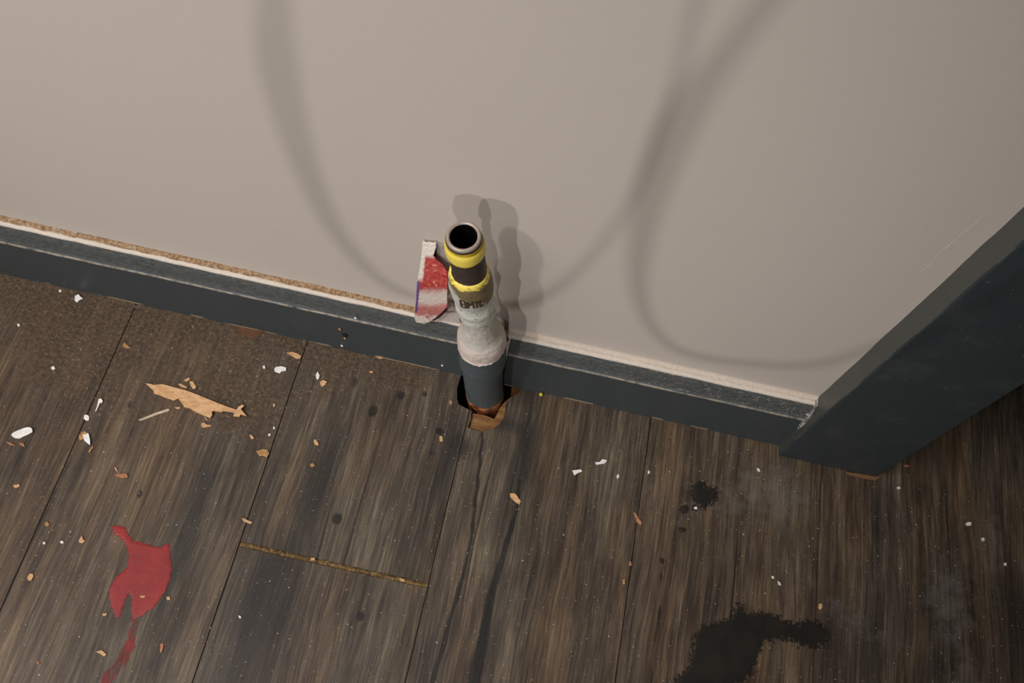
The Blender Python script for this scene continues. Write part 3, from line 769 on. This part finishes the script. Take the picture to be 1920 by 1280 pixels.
def blobpx(cx, cy, l, w_, ang, n=9, rough=.22, taper=0.0):
    pts = []; a0 = math.radians(ang)
    for k in range(n):
        t = 2*math.pi*k/n; r = 1+random.uniform(-rough, rough); x_, y_ = math.cos(t)*l/2*r, math.sin(t)*w_/2*r*(1-taper*math.cos(t))
        pts.append((cx+x_*math.cos(a0)-y_*math.sin(a0), cy+x_*math.sin(a0)+y_*math.cos(a0)))
    return pts
q = lambda L, ox, oy, s_: [(ox+a/s_, oy+b/s_) for a, b in L]
# big splinter
sp = q([(275, 325), (340, 330), (400, 345), (520, 338), (600, 355), (720, 390), (870, 430), (1060, 500), (1200, 560), (1400, 640), (1520, 685), (1640, 725), (1660, 690), (1720, 652), (1755, 668), (1700, 715), (1740, 755), (1788, 815), (1700, 790), (1680, 825), (1590, 815), (1610, 765), (1500, 745), (1440, 738), (1420, 755), (1300, 735), (1268, 745), (1272, 800), (1240, 840), (1170, 810), (1080, 775), (1000, 735), (930, 690), (860, 680), (820, 625), (760, 545), (700, 575), (660, 560), (560, 530), (480, 492), (400, 470), (385, 420), (330, 375)], 240, 680, 8)
chip('wood_splinter', sp, M_chipt, 'largest splinter of pale torn wood on the floor left of the pipe', 'wood splinter', thick=.0022, lift=.0008, tilt=(.02, .075), step=.0022)
chip('wood_stick', q([(165, 855), (200, 845), (380, 770), (600, 695), (630, 705), (610, 730), (400, 800), (210, 870), (175, 872)], 240, 680, 8), M_stick, 'thin pale stick lying beside the large torn splinter', 'stick', thick=.0014)
tan = [
 (q([(755, 325), (790, 318), (850, 345), (890, 370), (885, 390), (800, 370)], 240, 680, 8), 'narrow wood chip just above the large splinter'),
 (q([(925, 285), (975, 280), (1030, 370), (1015, 395), (975, 400), (940, 340)], 240, 680, 8), 'squarish wood chip just above the large splinter'),
 (q([(845, 265), (900, 232), (935, 238), (925, 262), (870, 290)], 240, 680, 8), 'tiny tan flake above the two chips over the large splinter'),
 (q([(1100, 925), (1140, 905), (1190, 935), (1260, 940), (1240, 962), (1180, 968), (1140, 985), (1108, 965)], 240, 680, 8), 'drop shaped wood chip below the large splinter'),
 (q([(705, 675), (780, 665), (790, 690), (740, 700)], 240, 680, 8), 'little tan chip between the stick and the large splinter'),
 (q([(1150, 825), (1165, 820), (1200, 860), (1185, 866)], 240, 680, 8), 'sliver at the lower tip of the large splinter'),
 (q([(1825, 1090), (1850, 1085), (1890, 1130), (1875, 1148), (1840, 1120)], 240, 680, 8), 'small oval wood chip right below the large splinter'),
 (q([(355, 105), (400, 95), (440, 105), (480, 125), (470, 150), (440, 152), (390, 125)], 460, 640, 4.57), 'ragged flat wood chip below the left baseboard'),
 (q([(640, 350), (670, 335), (700, 350), (690, 370), (660, 390), (645, 380)], 460, 640, 4.57), 'tan chip touching the white flake below the left baseboard'),
 (q([(585, 850), (600, 840), (625, 870), (628, 890), (612, 895), (590, 875)], 460, 640, 4.57), 'pale yellow oval chip on the middle left planks'),
 (q([(95, 945), (150, 925), (190, 935), (208, 965), (185, 1000), (160, 985), (120, 985)], 460, 640, 4.57), 'soft brown crumb beside the long plank seam'),
 (q([(555, 1050), (580, 1045), (600, 1065), (575, 1080), (558, 1070)], 460, 640, 4.57), 'brown crumb under the whitish smear on the middle planks'),
 (q([(1662, 815), (1680, 812), (1692, 855), (1672, 862)], 460, 640, 4.57), 'pinkish chip left of the hole below the pipe'),
 (q([(1745, 515), (1765, 505), (1775, 530), (1755, 545)], 460, 640, 4.57), 'orange crumb left of the gap around the pipe'),
 (q([(38, 810), (55, 805), (75, 825), (65, 840), (45, 830)], 460, 640, 4.57), 'small tan chip left of the long seam'),
 (q([(1060, 258), (1090, 255), (1098, 270), (1070, 272)], 460, 640, 4.57), 'small flat chip on the dirt nearest the left baseboard end'),
 (q([(236, 535), (255, 535), (258, 555), (242, 568)], 460, 640, 4.57), 'little tan chip above the long seam'),
 (q([(1110, 130), (1170, 132), (1180, 148), (1150, 150)], 460, 640, 4.57), 'pinkish sliver against the foot of the left baseboard'),
 (q([(655, 168/1), (655, 165)], 0, 0, 1), None),
]
tan2 = [
 (q([(652, 868), (715, 865), (722, 885), (690, 888), (655, 880)], 0, 600, 3), 'short reddish wood stick on the left planks', M_chipo),
 (q([(1362, 1115), (1375, 1118), (1420, 1138), (1410, 1147), (1370, 1132)], 0, 600, 3), 'pale wood sliver on the long seam above the open joint', M_chipt),
 (q([(690, 150), (700, 128), (725, 148), (735, 158), (710, 158)], 0, 600, 3), 'bent tan flake close to the left baseboard seam', M_chipd),
 (q([(75, 930), (110, 925), (116, 935), (85, 945)], 0, 600, 3), 'tan chip near the left edge below the long white flake', M_chipt),
 (q([(35, 685), (60, 690), (90, 708), (55, 702)], 0, 600, 3), 'curved brown shaving left of the long white flake', M_chipo),
 (q([(110, 690), (135, 695), (142, 715), (125, 708)], 0, 600, 3), 'brown shaving below the long white flake', M_chipo),
 (q([(445, 650), (475, 625), (500, 640), (470, 670), (450, 680)], 0, 600, 3), 'brown crumb under the pointed white flake', M_chipd),
 (q([(498, 740), (520, 712), (527, 716), (505, 748)], 0, 600, 3), 'short olive stalk below the pointed white flake', M_chipd),
 (q([(245, 372), (270, 372), (298, 410), (290, 425), (268, 410), (248, 390)], 860, 780, 2.56), 'curled tan leaf chip on the dark plank below the pipe', M_chipt),
 (q([(838, 460), (850, 470), (866, 495), (878, 512), (872, 524), (855, 510), (845, 485)], 860, 780, 2.56), 'pointed tan chip beside the seam in the middle right', M_chipo),
 (q([(815, 700), (826, 698), (830, 715), (818, 720)], 860, 780, 2.56), 'round orange crumb on the middle right seam', M_chipo),
 (q([(785, 785), (797, 783), (797, 805), (788, 808)], 860, 780, 2.56), 'tan crumb just below the orange one by the seam', M_chipd),
 (q([(832, 770), (845, 765), (850, 785), (840, 800), (830, 790)], 1240, 860, 2.824), 'tan oval chip above the right arm of the black stain', M_chipt),
 (q([(1280, 32), (1305, 34), (1308, 44), (1285, 42)], 1240, 860, 2.824), 'pinkish chip at the foot of the door casing', M_chipo),
 (q([(386, 790), (400, 782), (404, 800), (393, 832), (387, 830)], 160, 920, 2.743), 'upright pinkish splinter right of the red smear', M_chipo),
 (q([(55, 828), (85, 820), (112, 840), (100, 852), (85, 842)], 160, 920, 2.743), 'curled chip left of the red smear', M_chipt),
 (q([(418, 545), (436, 545), (438, 560), (422, 562)], 160, 920, 2.743), 'small tan chip just right of the red spill', M_chipt),
 (q([(282, 540), (310, 540), (305, 550), (286, 549)], 160, 920, 2.743), 'tan sliver lying on the red spill', M_chipt),
 (q([(88, 632), (115, 630), (108, 642), (92, 642)], 160, 920, 2.743), 'small tan chip left of the red spill', M_chipt),
 (q([(175, 612), (190, 592), (210, 592), (214, 612), (200, 635), (180, 635)], 0, 900, 3.37), 'pale chip alone on the lower left plank', M_chipt),
 (q([(500, 382), (520, 350), (526, 375), (540, 385), (520, 400), (503, 395)], 0, 900, 3.37), 'crooked tan chip left of the top of the red spill', M_chipt),
 (q([(285, 275), (300, 262), (315, 280), (305, 292), (290, 290)], 0, 900, 3.37), 'brown crumb on the left planks above the grey smear', M_chipd),
 (q([(232, 1145), (250, 1142), (252, 1160), (238, 1165)], 0, 900, 3.37), 'orange crumb near the bottom left corner', M_chipo),
 (q([(810, 140), (835, 150), (858, 162), (850, 168), (820, 160)], 160, 920, 2.743), None, M_chipt),
 (q([(1160, 345), (1180, 345), (1182, 356), (1162, 358)], 160, 920, 2.743), 'tan flake stuck in the middle of the open plank joint', M_chipt),
 (q([(1615, 448), (1640, 455), (1645, 468), (1622, 465)], 160, 920, 2.743), 'oval flake stuck in the right end of the open plank joint', M_chipt),
 (q([(645, 830), (655, 832), (663, 850), (655, 850)], 0, 600, 3), 'tiny flake above the short reddish stick', M_chipt),
]
for pts, lab in tan:
    if lab: chip('wood_chip', pts, M_chipt if 'crumb' not in lab else M_chipd, lab, 'wood chip', thick=.0011, tilt=(random.uniform(-.1, .1), random.uniform(-.1, .1)), group='wood chips on the floor')
for pts, lab, m in tan2:
    if lab: chip('wood_chip', pts, m, lab, 'wood chip', thick=.0010, tilt=(random.uniform(-.1, .1), random.uniform(-.1, .1)), group='wood chips on the floor')
white = [
 (q([(140, 545), (180, 515), (250, 490), (310, 470), (350, 463), (385, 470), (402, 495), (400, 520), (350, 545), (280, 572), (240, 592), (190, 588), (155, 570)], 0, 730, 6.4), 'long rounded white flake at the far left of the floor', (.03, .12)),
 (q([(1000, 545), (1040, 545), (1065, 530), (1078, 560), (1090, 620), (1090, 675), (1060, 655), (1020, 620), (1002, 585)], 0, 730, 6.4), 'pointed white flake on the left planks', (.15, .05)),
 (q([(1012, 330), (1020, 310), (1060, 312), (1078, 340), (1068, 375), (1035, 375), (1010, 355)], 0, 730, 6.4), 'square white crumb above the pointed white flake', (0, .05)),
 (q([(1180, 150), (1190, 120), (1220, 115), (1238, 140), (1230, 165), (1205, 165), (1180, 220), (1155, 270), (1148, 262), (1170, 205)], 0, 730, 6.4), 'white crumb with a thin tail above the left planks', (0, .02)),
 (q([(755, 1045), (790, 1030), (812, 1055), (835, 1070), (800, 1085), (772, 1108), (750, 1085)], 0, 360, 5.334), 'angular white chip under the left baseboard', (.05, .1)),
 (q([(590, 985), (612, 980), (622, 998), (600, 1008)], 0, 360, 5.334), 'tiny white crumb left of the angular white chip', (0, 0)),
 (q([(248, 240), (265, 222), (310, 218), (352, 230), (350, 255), (315, 258), (295, 275), (255, 262)], 460, 640, 4.57), 'winged white flake on the dirt left of the pipe', (.05, .05)),
 (q([(603, 290), (620, 262), (638, 295), (632, 320), (618, 332), (608, 318)], 460, 640, 4.57), 'diamond shaped white flake on the dirt left of the pipe', (.1, 0)),
 (q([(148, 212), (168, 210), (172, 232), (155, 236)], 460, 640, 4.57), 'white crumb left of the winged white flake', (0, 0)),
 (q([(238, 738), (252, 730), (256, 750), (244, 755)], 460, 640, 4.57), 'upper small white crumb left of the long seam', (0, 0)),
 (q([(195, 800), (212, 790), (220, 802), (205, 815)], 460, 640, 4.57), 'lower small white crumb left of the long seam', (0, 0)),
 (q([(545, 262), (585, 258), (592, 268), (575, 272), (555, 285)], 860, 780, 2.56), 'triangular white flake on the planks right of the pipe', (.05, .1)),
 (q([(655, 222), (675, 222), (690, 208), (712, 215), (700, 228), (660, 234)], 860, 780, 2.56), 'wing shaped white flake right of the triangular one', (0, .1)),
 (q([(756, 290), (765, 278), (770, 290), (762, 302)], 860, 780, 2.56), 'small white crumb right of the wing shaped flake', (0, 0)),
 (q([(907, 264), (916, 264), (916, 276), (908, 278)], 860, 780, 2.56), 'small white crumb on the seam below the right baseboard', (0, 0)),
 (q([(1430, 250), (1442, 255), (1446, 268), (1434, 264)], 860, 780, 2.56), 'slim white crumb near the casing foot', (0, 0)),
 (q([(1530, 792), (1540, 798), (1546, 812), (1536, 812)], 860, 780, 2.56), 'lower of two white flecks above the black stain', (0, 0)),
 (q([(1500, 768), (1510, 768), (1512, 780), (1502, 780)], 860, 780, 2.56), 'upper of two white flecks above the black stain', (0, 0)),
 (q([(1607, 344), (1620, 335), (1638, 338), (1638, 352), (1620, 356)], 1240, 860, 2.824), 'bright white crumb on the dark planks right of the casing', (0, .1)),
 (q([(1692, 420), (1705, 418), (1710, 432), (1698, 438)], 1240, 860, 2.824), 'dull white crumb below the bright one at the far right', (0, 0)),
 (q([(1812, 550), (1824, 552), (1824, 566), (1814, 566)], 1240, 860, 2.824), 'white crumb in the dust patch at the far right edge', (0, 0)),
 (q([(1183, 50), (1200, 42), (1205, 50), (1188, 58)], 1240, 860, 2.824), 'slanting white chip touching the casing foot', (0, 0)),
 (q([(1245, 152), (1258, 148), (1265, 158), (1252, 162)], 1240, 860, 2.824), 'white crumb below the casing foot', (0, 0)),
 (q([(788, 640), (800, 645), (803, 655), (792, 655)], 160, 920, 2.743), 'lone white fleck on the dark lower middle plank', (0, 0)),
 (q([(380, 388), (400, 384), (405, 398), (388, 402)], 0, 900, 3.37), 'white crumb on the left planks beside the red spill', (0, 0)),
 (q([(272, 392), (288, 392), (290, 404), (276, 406)], 0, 900, 3.37), 'white crumb farthest left level with the red spill', (0, 0)),
 (q([(98, 685), (108, 682), (116, 692), (104, 700)], 0, 380, 3), 'small white crumb near the left edge under the baseboard', (0, 0)),
 (q([(290, 925), (304, 920), (314, 934), (298, 944)], 0, 380, 3), 'white crumb on the dirt left of the first seam', (0, 0)),
 (q([(1127, 438), (1140, 434), (1146, 446), (1130, 448)], 860, 780, 2.56), 'white tip at the foot of the small black splat', (0, 0)),
]
for pts, lab, tl in white:
    chip('paint_chip', pts, M_chipw, lab, 'paint chip', thick=.0012, tilt=tl, group='white paint chips on the floor')
# bits caught on the baseboard
def wallbit(name, cx, cy, r, mat, label, cat, yy=YB):
    p = at_y(cx, cy, yy-r*.55); bm = bmesh.new(); bmesh.ops.create_icosphere(bm, subdivisions=2, radius=r)
    for v in bm.verts: v.co = Vector((v.co.x*1.0, v.co.y*.6, v.co.z*1.2))*(1+.3*fbm(v.co.x*400, v.co.y*400, v.co.z*400))
    o = obj(name, bm, mat, None, True); o.location = p; return tag(o, label, cat)
wallbit('wood_crumb', 637, 617, .0017, M_chipd, 'tan wood crumb at the top of the nail dent in the left baseboard', 'wood chip')
wallbit('wood_crumb', 646.5, 634, .0016, M_chipd, 'tan wood crumb in the lower part of the nail dent in the left baseboard', 'wood chip')
bm = bmesh.new(); bmesh.ops.create_icosphere(bm, subdivisions=2, radius=.0035)
for v in bm.verts: v.co.y *= .12; v.co.z *= 1.3
o = obj('dent_shade', bm, M_void, None, True); o.location = at_y(647, 628, YB-.0002); tag(o, 'dark disc painted as the shade of a dent in the left baseboard face', 'dent')  # flattened black blob on the face, painted shade instead of a hollow
wallbit('paint_crumb', 641, 648, .0016, M_chipw, 'white crumb stuck low on the left baseboard below the dent', 'paint chip')
wallbit('paint_crumb', 666, 596, .0014, M_chipw, 'white crumb stuck on the moulding line of the left baseboard', 'paint chip', YB-.0012)
wallbit('paint_crumb', 829, 685, .0014, M_chipw, 'pale crumb low on the left baseboard right beside the pipe', 'paint chip')
p = at_z(1015, 736, .0022); bm = bmesh.new(); bmesh.ops.create_icosphere(bm, subdivisions=3, radius=.0021)
o = obj('pellet', bm, M_yball, None, True); o.location = (p.x, min(p.y, YB-.0024), .0022); tag(o, 'tiny bright yellow pellet at the foot of the right baseboard', 'pellet')

# dust and sawdust crumbs nobody could count
def crumbs(bm, mi, count, dens, smin, smax, seed):
    rnd = random.Random(seed); k = 0; tries = 0
    while k < count and tries < count*60:
        tries += 1
        x_ = rnd.uniform(-.60, .66); y_ = rnd.uniform(-.01, .386)
        if x_ > .29 and y_ > .37: continue
        if rnd.random() > dens(x_, y_) or inside((x_, y_), hole): continue
        s_ = smin*(smax/smin)**(rnd.random()**2.2); a = rnd.uniform(0, 6.28); el = rnd.uniform(.4, 1)
        vs_ = []
        for (u_, v__, h_) in ((1, 0, 0), (-.4, .8, 0), (-.6, -.7, 0), (0, 0, 1)):
            u_ *= s_*rnd.uniform(.6, 1.3); v__ *= s_*el*rnd.uniform(.6, 1.3)
            vs_.append(bm.verts.new((x_+u_*math.cos(a)-v__*math.sin(a), y_+u_*math.sin(a)+v__*math.cos(a), .0001+h_*s_*.7)))
        for f_ in ((0, 1, 3), (1, 2, 3), (2, 0, 3), (0, 2, 1)): bm.faces.new([vs_[i] for i in f_]).material_index = mi
        k += 1
def g(x, y, cx, cy, rx, ry): return math.exp(-((x-cx)/rx)**2-((y-cy)/ry)**2)
DB = bmesh.new()
crumbs(DB, 0, 2600, lambda x, y: min(1, (.9*max(0, 1-(.388-y)/.12)*(1 if x < 0 else .15)+.10+.35*g(x, y, -.40, .2, .12, .14)) * (1 if x < .1 else .25)), .0004, .0013, 5)
crumbs(DB, 1, 1200, lambda x, y: min(1, .18+.5*g(x, y, .52, .2, .05, .12)+.35*g(x, y, .33, .33, .09, .05)+.3*g(x, y, -.25, .33, .12, .05)+.25*g(x, y, .4, .1, .1, .06)), .00035, .0011, 6)
o = obj('sawdust', DB, M_chipd); o.data.materials.append(M_chipw)
tag(o, 'fine tan sawdust and white plaster specks strewn over the whole floor', 'debris', kind='stuff')

# ------------------------------------------------------------------ camera strap hanging below the camera, out of the picture
T = NT('strap_webbing', .8); T.color(T.mix(T.noise(T.P, 400, 2), srgb(26, 26, 28), srgb(40, 40, 42))); M_strap = T.m
def strap(path):
    bm = bmesh.new(); prev = None
    n = len(path)
    def cr(i, t):
        g_ = lambda k: path[max(0, min(n-1, k))]
        p0, p1, p2, p3 = g_(i-1), g_(i), g_(i+1), g_(i+2)
        return [0.5*((2*b)+(-a+c)*t+(2*a-5*b+4*c-d)*t*t+(-a+3*b-3*c+d)*t**3) for a, b, c, d in zip(p0, p1, p2, p3)]
    S_ = []
    for i in range(n-1):
        for k in range(10): S_.append(cr(i, k/10))
    S_.append(list(path[-1]))
    for i, s_ in enumerate(S_):
        p = Vector(s_[:3]); a = Vector(S_[max(0, i-1)][:3]); b = Vector(S_[min(len(S_)-1, i+1)][:3]); tg = (b-a).normalized()
        side = tg.cross(Vector((0, 1, 0))).normalized(); nrm = side.cross(tg); tw = math.radians(s_[4]); ax_ = side*math.cos(tw)+nrm*math.sin(tw); nn_ = tg.cross(ax_)
        w_ = s_[3]/2; cur = [bm.verts.new(p+ax_*w_+nn_*.001), bm.verts.new(p-ax_*w_+nn_*.001), bm.verts.new(p-ax_*w_-nn_*.001), bm.verts.new(p+ax_*w_-nn_*.001)]
        if prev:
            for k in range(4): bm.faces.new([prev[k], prev[(k+1) % 4], cur[(k+1) % 4], cur[k]])
        else: bm.faces.new(cur)
        prev = cur
    bm.faces.new(list(reversed(prev))); bmesh.ops.recalc_face_normals(bm, faces=bm.faces); return bm
YS = -.06
sp_path = [(-.07, YS, .93, .010, 0), (-.105, YS, .82, .012, 0), (-.130, YS, .72, .014, 10), (-.142, YS, .645, .026, 10), (-.138, YS, .55, .022, 20), (-.122, YS, .465, .018, 35), (-.092, YS, .405, .014, 50), (-.055, YS, .385, .012, 60),
           (.01, YS, .40, .010, 60), (.045, YS, .43, .010, 40), (.072, YS, .50, .008, 20), (.088, YS, .60, .007, 10), (.085, YS, .72, .007, 0), (.07, YS, .85, .008, 0), (.06, YS, .93, .010, 0)]
sp_path = [(a+.0065, -.13, b+.036, c_, d) for a, _, b, c_, d in sp_path]
o = obj('camera_strap', strap(sp_path), M_strap); tag(o, 'black camera strap loop dangling in front of the wall', 'camera strap')
